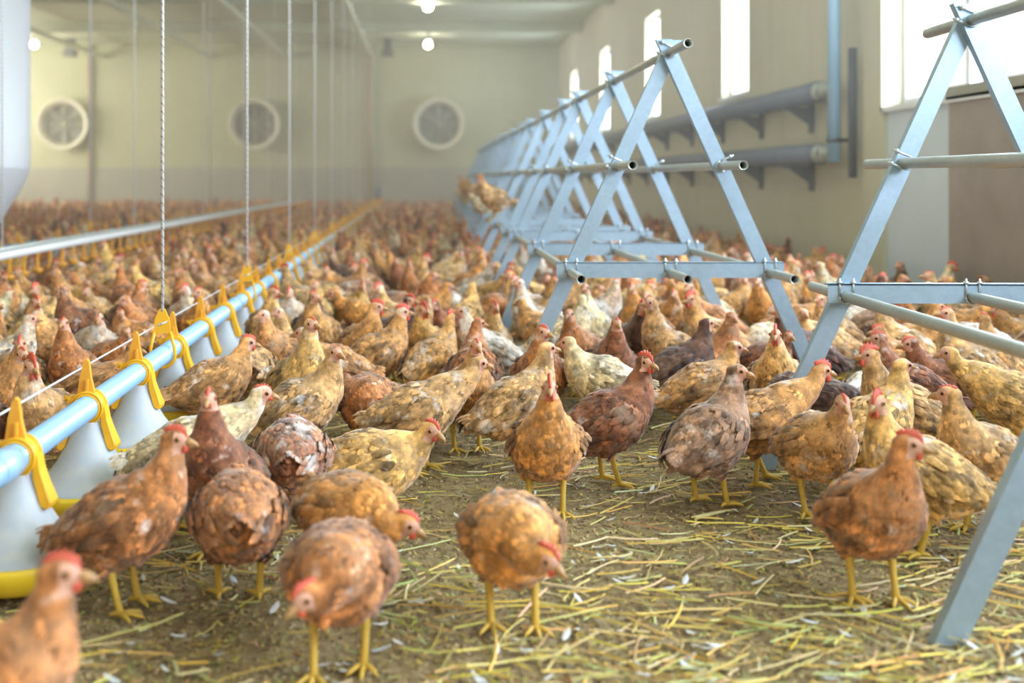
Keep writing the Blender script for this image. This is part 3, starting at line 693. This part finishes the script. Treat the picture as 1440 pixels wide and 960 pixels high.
    cols = feathers(tp, seed*5, tm, lambda p: 0.36)
    tail = tm.mesh('tail', [M['plumage']]); set_cols(tail, 'feather', cols)
    return dict(body=body, plumage=plum, wings=wings, tail=tail, H=H)
HENS = {}
def make_poses():
    head_parts()
    for i, (k, P) in enumerate(POSES.items()): HENS[k] = build_pose('hen', P, 11+i)
# colours: plumage tint (rgb) and how much white (alpha)
COL = dict(rust=(0.47,0.18,0.055,0.05), ginger=(0.56,0.27,0.085,0.12), orange=(0.60,0.255,0.06,0.05), buff=(0.74,0.42,0.13,0.12), tan=(0.58,0.32,0.12,0.18),
           chestnut=(0.27,0.095,0.038,0.02), chocolate=(0.125,0.055,0.032,0.02), cream=(0.70,0.52,0.28,0.38), speckled=(0.40,0.21,0.115,0.10), white=(0.60,0.42,0.27,0.58))
def hen(loc, heading, pose, colour, label, group=None, comb=1.0, size=1.0, full=True, wattle=None, merged=None):
    D = HENS[pose]
    o = put('hen', D['body']); o.location = loc; o.rotation_euler = (0,0,R(heading)); o.scale = (size,)*3
    col = COL[colour] if isinstance(colour, str) else colour
    tag(o, label, 'hen', group); o.color = col
    kids = [('plumage', D['plumage'], None, 'stuff'), ('wing', D['wings'][0], None, None), ('wing', D['wings'][1], None, None), ('tail', D['tail'], None, None)]
    H = D['H']
    kids.append(('comb', HEADMESH['comb'], H @ Matrix.Translation((0,0,0.010*(1-comb))) @ Matrix.Diagonal((0.55+0.45*comb, 1, comb, 1)), None))
    kids.append(('beak', HEADMESH['beak'], H, None))
    if full:
        ws = comb*0.9 if wattle is None else wattle
        for s in (1,-1):
            kids.append(('wattle', HEADMESH['wattle'], H @ Matrix.Translation((0.0, s*0.006, -0.010*(ws-1))) @ Matrix.Diagonal((1,1,ws,1)) if ws > 0 else None, None))
            kids.append(('eye', HEADMESH['eye'], H @ Matrix.Translation((0.011, s*0.0160, 0.004)) @ Matrix.Rotation(0 if s > 0 else math.pi, 4, 'Z'), None))
    for nm, me, mt, kd in kids:
        k = put(nm, me, o); k.color = col
        if mt is not None: k.matrix_local = mt
        if kd: k['kind'] = kd
    return o
# ------------------------------------------------------------------ the flock
make_poses()
taken = []                                                            # (x, y, radius) circles already occupied by a bird
def circles(x, y, h, sitting=False, k=1.0):
    c, s = math.cos(R(h)), math.sin(R(h))
    return [(x+c*d*k, y+s*d*k, r*k) for d, r in ((0.070, 0.083), (-0.01, 0.099), (-0.095, 0.072))]
def free(cs):
    for x, y, r in cs:
        for a, b_, q in taken:
            if (x-a)**2+(y-b_)**2 < (r+q)**2: return False
    return True
WAIT = []
def place(px, py, h, pose, colour, label, comb=1.0, size=1.0, wattle=None):
    p = at(px, py); WAIT.append([p.x, p.y, h, pose, colour, label, comb*0.85, size, wattle])
def settle():
    """nudge neighbours apart (mostly in depth) until their bodies no longer share room"""
    for it in range(60):
        moved = False
        for i in range(len(WAIT)):
            for k in range(len(WAIT)+1):
                if k == i: continue
                a = WAIT[i]; others = circles(WAIT[k][0], WAIT[k][1], WAIT[k][2]) if k < len(WAIT) else FIXED
                for (x, y, r) in circles(a[0], a[1], a[2]):
                    for (u, v, q) in others:
                        dx, dy = x-u, y-v; d = math.hypot(dx, dy); lap = r+q-d
                        if lap > 0.004:
                            s_ = lap*0.35/max(d, 0.02); a[0] += dx*s_*0.6; a[1] += dy*s_; moved = True
                            if k < len(WAIT): WAIT[k][0] -= dx*s_*0.6; WAIT[k][1] -= dy*s_
        if not moved: break
    for x, y, h, pose, colour, label, comb, size, wattle in WAIT:
        hen((x, y, 0), h, pose, colour, label, None, comb, size, True, wattle); taken.extend(circles(x, y, h))
# the birds one can tell apart, by where their feet meet the litter
place(-40, 1180, 4, 'alert', 'rust', 'rust hen with red comb beside the first yellow feeding pan', 1.0)
place(182, 850, -10, 'alert', 'rust', 'rust brown hen with bright red comb and wattles standing by the yellow pan', 1.05)
place(318, 842, 100, 'low', 'rust', 'rust hen with ruffled rump walking away beside the cream patched hen', 0.7)
place(338, 778, 262, 'tall', 'chestnut', 'chestnut hen stretching its neck above the ruffled rump hen', 0.8)
place(262, 735, 14, 'forward', 'cream', 'cream hen with red brown patches reaching out from the feeders', 0.75)
place(398, 740, 95, 'low', (0.42,0.17,0.08,0.36), 'hen with white tail feathers seen from behind by the cream hen', 0.5)
place(478, 942, 268, 'lowb', 'rust', 'rust hen facing the open floor with lowered head and hanging orange comb', 1.0)
place(490, 838, 305, 'low', 'orange', 'ginger hen with red comb and dipped head behind the hen with hanging comb', 0.95)
place(508, 712, 3, 'sit', 'buff', 'golden buff hen crouching on the straw', 0.9, 1.1)
place(720, 880, 275, 'low', 'orange', 'orange brown hen with lowered head and one white tail feather', 1.0)
place(768, 722, 268, 'alert', 'orange', 'ginger hen facing the open floor with upright comb and folded wings', 1.2)
place(852, 680, 8, 'alertr', 'chestnut', 'dark mahogany hen with red comb and wattles turning its face to the straw', 1.15)
place(998, 702, 38, 'alertr', 'speckled', 'brown speckled hen with dark scalloped wings and grey tail tuft', 0.35)
place(1064, 686, 6, 'forward', 'ginger', 'ginger hen striding past the perch leg behind the speckled hen', 1.15)
place(985, 622, 15, 'relaxed', 'ginger', 'plump ginger hen behind the mahogany hen', 0.5)
place(1225, 842, 280, 'alertl', 'rust', 'rust hen with yellow legs standing alone before the golden brown hen', 1.1)
place(1302, 772, 172, 'alertl', 'buff', 'golden brown hen with bright red comb beside the leaning perch leg', 1.25)
place(1390, 752, 200, 'alertr', 'tan', 'tan hen with white wing feathers behind the leaning perch leg', 0.7)
place(1205, 702, 20, 'alert', 'buff', 'buff hen with long pale neck and white wing behind the rust hen', 0.5)
place(1165, 712, 280, 'relaxed', 'ginger', 'ginger hen with pale face peering over the straw by the steel leg', 0.7)
place(1275, 664, 178, 'alert', 'tan', 'tan hen with large pink comb looking across the flock', 1.3)
place(1290, 628, 176, 'alert', 'chestnut', 'dark chestnut hen with hooded neck behind the pink combed hen', 0.9)
place(1150, 645, 150, 'low', 'chocolate', 'chocolate hen with its head down behind the steel leg', 0.6)
place(432, 655, 12, 'alertr', 'tan', 'tan hen with white wing fleck standing upright by the feeders', 0.55)
place(508, 645, 275, 'low', 'rust', 'rust hen bowing its head beside the upright tan hen', 0.9)
place(598, 660, 8, 'forward', 'tan', 'olive tan hen reaching forward with stretched neck', 0.35)
place(705, 655, 20, 'alert', 'tan', 'slim tan hen with pale breast holding its head high', 0.4)
place(655, 632, 285, 'alert', 'ginger', 'ginger hen with scalloped pale back behind the stretched tan hen', 0.7)
place(545, 612, 170, 'sit', 'speckled', 'speckled hen with black and white wing bars sitting among others', 0.5)
place(525, 566, 15, 'alert', 'ginger', 'ginger hen with bright red comb and wattles craning upward', 1.3)
place(690, 560, 195, 'alert', 'white', 'hen with white back and brown breast near the perch leg', 0.4)
place(772, 600, 262, 'alertl', 'rust', 'rust hen with small comb at the foot of the A-frame', 0.8)
place(935, 590, 12, 'alert', 'chocolate', 'dark chocolate hen craning under the A-frame', 0.3)
place(838, 606, 180, 'relaxed', 'cream', 'small cream headed hen behind the mahogany hen back', 0.5)
place(872, 584, 275, 'alert', 'chestnut', 'chestnut hen facing out under the A-frame', 0.6)
place(1330, 610, 185, 'relaxed', 'chestnut', 'chestnut hen with white flecked back below the slanting tube', 0.9)
place(1420, 640, 170, 'forward', 'buff', 'golden hen with streaked neck below the slanting tube', 0.5)
place(1372, 590, 170, 'tall', 'tan', 'pale tan hen with raised head below the slanting tube', 0.8)
place(288, 606, 30, 'relaxed', 'ginger', 'ginger hen with red comb standing between the feeder cones', 1.0)
place(350, 588, 100, 'low', 'tan', 'round backed tan hen feeding from the pans', 0.6)
# taken ground: feeders, posts, racks
FIXED = [(line_x(y), y, 0.13) for y in FY[:8]] + [(xc+s*AS*AH, y, 0.035) for xc, y in ((1.62,2.17),(1.655,3.49),(0.926,4.38)) for s in (-1,1)]
settle()
for y in FY: taken.append((line_x(y), y, 0.15))
for k in range(240): y = 1.5+0.1*k; taken += [(line_x(y), y, 0.05), (line2(y) if y > 9 else 99, y, 0.05), (line3(y) if y > 5.2 else 99, y, 0.045)]
for k in range(3, 26): taken.append((line2(k+0.3), k+0.3, 0.17))
taken.append((HX, HY, 0.7))
for (xc, ys) in ((1.62, (2.17, 3.49)), (0.926, [4.38+3.3*k+1.27*j for k in range(5) for j in range(3)])):
    for y in ys:
        for s in (-1, 1): taken.append((xc+s*AS*AH, y, 0.05))
def zone_of(x, y):
    if x < line_x(y)-0.05:
        return 'between the feeding lines' if x > -3.6 else 'beyond the hopper line'
    if y > 4.0 and abs(x-0.926) < 0.66: return 'under the perch racks'
    if x > 1.55: return 'along the window wall'
    return 'on the middle floor'
FACE = ['facing the windows', 'facing the fans', 'back to the windows', 'back to the fans']
POSEWORD = dict(alert='head raised', alertl='head raised', alertr='head raised', tall='neck stretched tall', relaxed='head half raised', forward='neck reaching forward',
                walk='mid stride', low='head lowered', lowb='head lowered', peck='pecking the litter', sit='sitting down', back='looking back')
WEIGHTS = [('alert',18),('alertl',14),('alertr',14),('tall',12),('relaxed',14),('forward',8),('walk',8),('low',3),('lowb',3),('peck',2),('sit',5),('back',4)]
COLW = [('rust',20),('ginger',24),('orange',10),('buff',12),('tan',18),('chestnut',8),('chocolate',4),('cream',4),('speckled',6),('white',9)]
def pick(wl):
    t = rnd.uniform(0, sum(w_ for _, w_ in wl))
    for k, w_ in wl:
        t -= w_
        if t <= 0: return k
    return wl[-1][0]
def seen(x, y, z=0.3, m=0.10):
    px = VPX+FPX*x/y; py = VPY+FPX*(EYE-z)/y
    return -60 < px < 1500 and py < 1000
def open_floor(x, y):
    """the trodden clearing before the flock is empty"""
    px = VPX+FPX*x/y; py = VPY+FPX*EYE/y
    if x < line_x(y): return py > 700
    if x < -0.55: return py > 620
    if 540 < px < 1180: return py > 612
    if px >= 1180: return py > 640
    return py > 640
spots = []
def try_spots(n_try, y0, y1, x0f, x1f, limit):
    c = 0
    for _ in range(n_try):
        y = math.sqrt(rnd.uniform(y0*y0, y1*y1)); x = rnd.uniform(x0f(y), x1f(y))
        if not seen(x, y) or open_floor(x, y): continue
        h = rnd.choice([rnd.uniform(0,360), rnd.gauss(10,40), rnd.gauss(185,40), rnd.gauss(270,45), rnd.gauss(270,45)])
        if x > XR-0.3 or not free(circles(x, y, h)): continue
        taken.extend(circles(x, y, h)); spots.append((x, y, h)); c += 1
        if c >= limit: break
lx = lambda y: max(XL+0.4, (-40-VPX)/FPX*y); rx = lambda y: min(XR-0.25, (1470-VPX)/FPX*y)
y0 = 3.0
while y0 < 9.0:
    try_spots(900, y0, y0+0.5, lx, rx, 400); y0 += 0.5
spots.sort(key=lambda s: s[1])
NEAR = spots[:258]; ylim = NEAR[-1][1]
combos = {}
for x, y, h in NEAR:
    pose, colr = pick(WEIGHTS), pick(COLW); face = FACE[int(((h % 360)+45)//90) % 4]
    c = COL[colr]; j = rnd.uniform(0.85, 1.15); col = (c[0]*j, c[1]*j*rnd.uniform(0.95,1.05), c[2]*j, c[3])
    comb = rnd.choice([0.3, 0.3, 0.4, 0.5, 0.6, 0.7, 0.85, 1.1])
    cw = 'big-combed' if comb > 0.8 else 'small-combed' if comb < 0.45 else 'red-combed'
    lab = '%s %s hen, %s, %s, %s' % (cw, dict(rust='rust', ginger='ginger', orange='orange', buff='buff', tan='tan', chestnut='chestnut', chocolate='chocolate', cream='cream', speckled='speckled', white='white-patched')[colr], POSEWORD[pose], face, zone_of(x, y))
    hen((x, y, 0), h, pose, col, lab, 'hens of the crowd ' + zone_of(x, y), comb, rnd.uniform(0.93, 1.05), y < 5.6)
# a few birds on the low tubes of the far racks
for i, (y, k, h) in enumerate(((9.0,0,200),(9.35,0,170),(10.3,0,190),(11.9,0,175),(15.3,0,185),(15.8,0,165),(16.2,1,10))):
    hen((0.926+(-0.380 if k == 0 else 0.0), y, 0.538+0.012), h, ['relaxed','alert','sit'][i % 3], ['tan','ginger','cream'][i % 3], '%s hen perched on the low tube of a far rack, %s' % (['tan','ginger','cream'][i % 3], POSEWORD[['relaxed','alert','sit'][i % 3]]), 'hens perched on the far racks', 0.7, 1.0, False)
# the rest of the flock, too many and too small to count
def low_hen(P, seg=9):
    S, H, rot, c = hen_spine(P); S2 = [S[i] for i in (0,2,3,5,7,8,10,12,13)]
    v, f = ring_loft(S2, seg); v = [Vector(p) for p in v]; mi = [0]*len(v)
    b = MB(); ell(b, (0.006,0,0), (0.034,0.0185,0.022), 8, 5); o = len(v); v += [H @ Vector(p) for p in b.v]; f += [tuple(o+i for i in q) for q in b.f]; mi += [0]*len(b.v)
    b = MB(); b.prism([(-0.018,0.012),(-0.012,0.030),(0.006,0.036),(0.026,0.02),(0.026,0.006)], 0.007, Matrix.Identity(4)); b.tube([(0.02,0,-0.012),(0.022,0,-0.03)], 0.006, 5); o = len(v); v += [H @ Vector(p) for p in b.v]; f += [tuple(o+i for i in q) for q in b.f]; mi += [1]*len(b.v)
    b = MB(); b.tube([(0.024,0,-0.003),(0.048,0,-0.010)], [0.008,0.001], 5); o = len(v); v += [H @ Vector(p) for p in b.v]; f += [tuple(o+i for i in q) for q in b.f]; mi += [2]*len(b.v)
    for hip, knee, foot, s in legs_of(P, c, rot):
        b = MB(); b.tube([hip, knee, foot-Vector((0,0,0.006))], [0.036,0.012,0.009], 5); o = len(v); v += [Vector(p) for p in b.v]; f += [tuple(o+i for i in q) for q in b.f]; mi += [0]*5+[2]*(len(b.v)-5)
    b = MB(); q = S[1][0]; b.raw([q+rot @ Vector(p) for p in ((0.03,-0.022,0.0),(0.03,0.022,0.0),(-0.07,0.03,0.045),(-0.07,-0.03,0.045),(0.03,0,0.02),(-0.08,0,0.06))], [(0,1,2,3),(0,4,5,3),(4,1,2,5)]); o = len(v); v += b.v; f += [tuple(o+i for i in g) for g in b.f]; mi += [3]*len(b.v)
    return np.array([tuple(p) for p in v]), f, np.array(mi)
LOW = [low_hen(POSES[k]) for k in ('alert','alertl','alertr','tall','relaxed','forward','walk','sit')]
far = spots[258:]
y0 = 9.0
while y0 < 27.4:
    spots.clear(); taken[:] = [t for t in taken if t[1] > y0-0.4]
    try_spots(2600, y0, min(y0+0.6, 27.5), lx, rx, 400); far += spots; y0 += 0.6
V, F, K = [], [], []; off = 0
for x, y, h in far:
    v, f, mi = LOW[rnd.randrange(len(LOW))]; c, s = math.cos(R(h)), math.sin(R(h)); k = rnd.uniform(0.92, 1.06)
    w_ = np.stack([(v[:,0]*c-v[:,1]*s)*k+x, (v[:,0]*s+v[:,1]*c)*k+y, v[:,2]*k], 1); V.append(w_); F += [tuple(off+i for i in q) for q in f]; off += len(v)
    base = np.array(COL[pick(COLW)][:3])*rnd.uniform(0.8, 1.15); tints = np.array([base, (0.60,0.10,0.07), (0.50,0.33,0.08), base*0.7]); K.append(tints[mi])
me = bpy.data.meshes.new('hen_flock'); me.from_pydata(np.concatenate(V).tolist(), [], F); me.materials.append(M['flock'])
me.polygons.foreach_set('use_smooth', [True]*len(me.polygons))
kc = np.concatenate(K); set_cols(me, 'hencol', np.concatenate([kc, np.ones((len(kc),1))], 1))
tag(put('hen_flock', me), 'dense flock of brown hens filling the far floor of the barn', 'hens', None, 'stuff')
print('HENS near', len(NEAR), 'to y', round(ylim, 2), 'far', len(far))

# ------------------------------------------------------------------ straw and feathers on the litter
def scatter(name, n, seed, make, label, cat, mat):
    r = random.Random(seed); v, f, c = [], [], []
    for _ in range(n):
        y = 1.35+(r.random()**1.6)*5.2; x = min(r.uniform((-60-VPX)/FPX*y, (1500-VPX)/FPX*y), 3.05)
        make(r, x, y, v, f, c)
    me = bpy.data.meshes.new(name); me.from_pydata(v, [], f); me.materials.append(mat); set_cols(me, 'straw', c); tag(put(name, me), label, cat, None, 'stuff')
STRAWC = [(0.66,0.47,0.08),(0.74,0.55,0.14),(0.54,0.36,0.07),(0.62,0.49,0.20),(0.66,0.56,0.30),(0.40,0.27,0.09),(0.52,0.46,0.16)]
def straw(r, x, y, v, f, c):
    if math.sin(x*3.1+1.3*math.sin(y*2.7))*math.sin(y*3.7+x) < r.uniform(-1.1,0.4): return
    L = r.uniform(0.03,0.16); w_ = r.uniform(0.0015,0.0035); a = r.gauss(0.15,0.75); bend = r.gauss(0,0.35); z = ground_h(x,y)+r.uniform(0.0,0.008); tilt = r.gauss(0,0.06)
    col = tuple(k*r.uniform(0.8,1.2) for k in r.choice(STRAWC)); o = len(v)
    px, py, pz = x, y, z
    for i in range(4):
        aa = a+bend*i/3; s = (-math.sin(aa)*w_, math.cos(aa)*w_)
        v += [(px-s[0],py-s[1],pz), (px,py,pz+w_*0.9), (px+s[0],py+s[1],pz)]; c += [(*col,1)]*3
        px += math.cos(aa)*L/3; py += math.sin(aa)*L/3; pz = max(ground_h(px,py)-0.001, pz+tilt*L/3)
    f += [(o+i*3+j, o+i*3+j+1, o+i*3+j+4, o+i*3+j+3) for i in range(3) for j in range(2)]
def chip(r, x, y, v, f, c):
    L = r.uniform(0.006,0.028); w_ = r.uniform(0.0008,0.0022); a = r.uniform(0,6.3); o = len(v); z = ground_h(x,y)+r.uniform(-0.004,0.002); col = tuple(k*r.uniform(0.6,1.0) for k in r.choice(STRAWC))
    d = (math.cos(a)*L, math.sin(a)*L); s = (-math.sin(a)*w_, math.cos(a)*w_)
    v += [(x-s[0],y-s[1],z), (x+s[0],y+s[1],z), (x+d[0]+s[0],y+d[1]+s[1],z+0.002), (x+d[0]-s[0],y+d[1]-s[1],z+0.002)]; c += [(*col,1)]*4; f.append((o,o+1,o+2,o+3))
def fleck(r, x, y, v, f, c):
    L = r.uniform(0.012,0.045); w_ = L*r.uniform(0.22,0.4); a = r.uniform(0,6.3); z = ground_h(x,y)+0.003; o = len(v); col = r.choice([(0.66,0.64,0.60),(0.72,0.72,0.72),(0.50,0.46,0.40),(0.58,0.60,0.62)])
    d = Vector((math.cos(a),math.sin(a),0)); s = Vector((-d.y,d.x,0)); p = Vector((x,y,z))
    for t, k in ((0,0.15),(0.3,0.9),(0.7,1.0),(1,0.2)):
        h = 0.25*L*t*t
        v += [tuple(p+d*L*t-s*w_*k*0.5+Vector((0,0,h))), tuple(p+d*L*t+Vector((0,0,h+0.1*w_))), tuple(p+d*L*t+s*w_*k*0.5+Vector((0,0,h)))]; c += [(*col,1)]*3
    f += [(o+i*3+j, o+i*3+j+1, o+i*3+j+4, o+i*3+j+3) for i in range(3) for j in range(2)]
def clod(r, x, y, v, f, c):
    k = r.uniform(0.0015,0.0055)*(1.5 if r.random() < 0.08 else 1); o = len(v); z = ground_h(x,y)-0.004; col = r.choice([(0.17,0.12,0.06),(0.24,0.17,0.08),(0.34,0.25,0.12),(0.44,0.33,0.16),(0.52,0.40,0.20)])
    for i in range(5): a = i*1.2566; v.append((x+math.cos(a)*k*r.uniform(0.7,1.4), y+math.sin(a)*k*r.uniform(0.7,1.4), z-0.003))
    for i in range(5): a = i*1.2566+0.5; v.append((x+math.cos(a)*k*0.6, y+math.sin(a)*k*0.6, z+k*r.uniform(0.35,0.7)))
    f += [(o+i, o+(i+1)%5, o+5+(i+1)%5, o+5+i) for i in range(5)] + [tuple(o+5+i for i in range(5))]; c += [(*col,1)]*10
scatter('straw', 5000, 3, straw, 'loose yellow straw strewn over the litter', 'straw', M['straw'])
scatter('chaff', 26000, 8, chip, 'fine broken chaff trodden into the litter', 'chaff', M['straw'])
scatter('shed_feathers', 900, 4, fleck, 'small white shed feathers lying on the litter', 'feathers', M['straw'])
scatter('litter_crumbs', 22000, 5, clod, 'dark crumbs and clods of the litter', 'litter', M['straw'])

# ------------------------------------------------------------------ dusty air
t = NT('dusty_air'); t.n.remove(t.b)
vs = t.add('ShaderNodeVolumeScatter'); vs.inputs['Color'].default_value = (0.95, 0.93, 0.84, 1); vs.inputs['Density'].default_value = 0.017; vs.inputs['Anisotropy'].default_value = 0.2
t.link(vs.outputs[0], t.out.inputs['Volume'])
b = MB(); b.box((XL+0.2, 6.0, 0.02), (XR-0.30, YB-0.45, ZC-0.45)); tag(b.build('dust_haze', t.m), 'thin dusty haze hanging in the far half of the barn', 'haze', None, 'stuff')
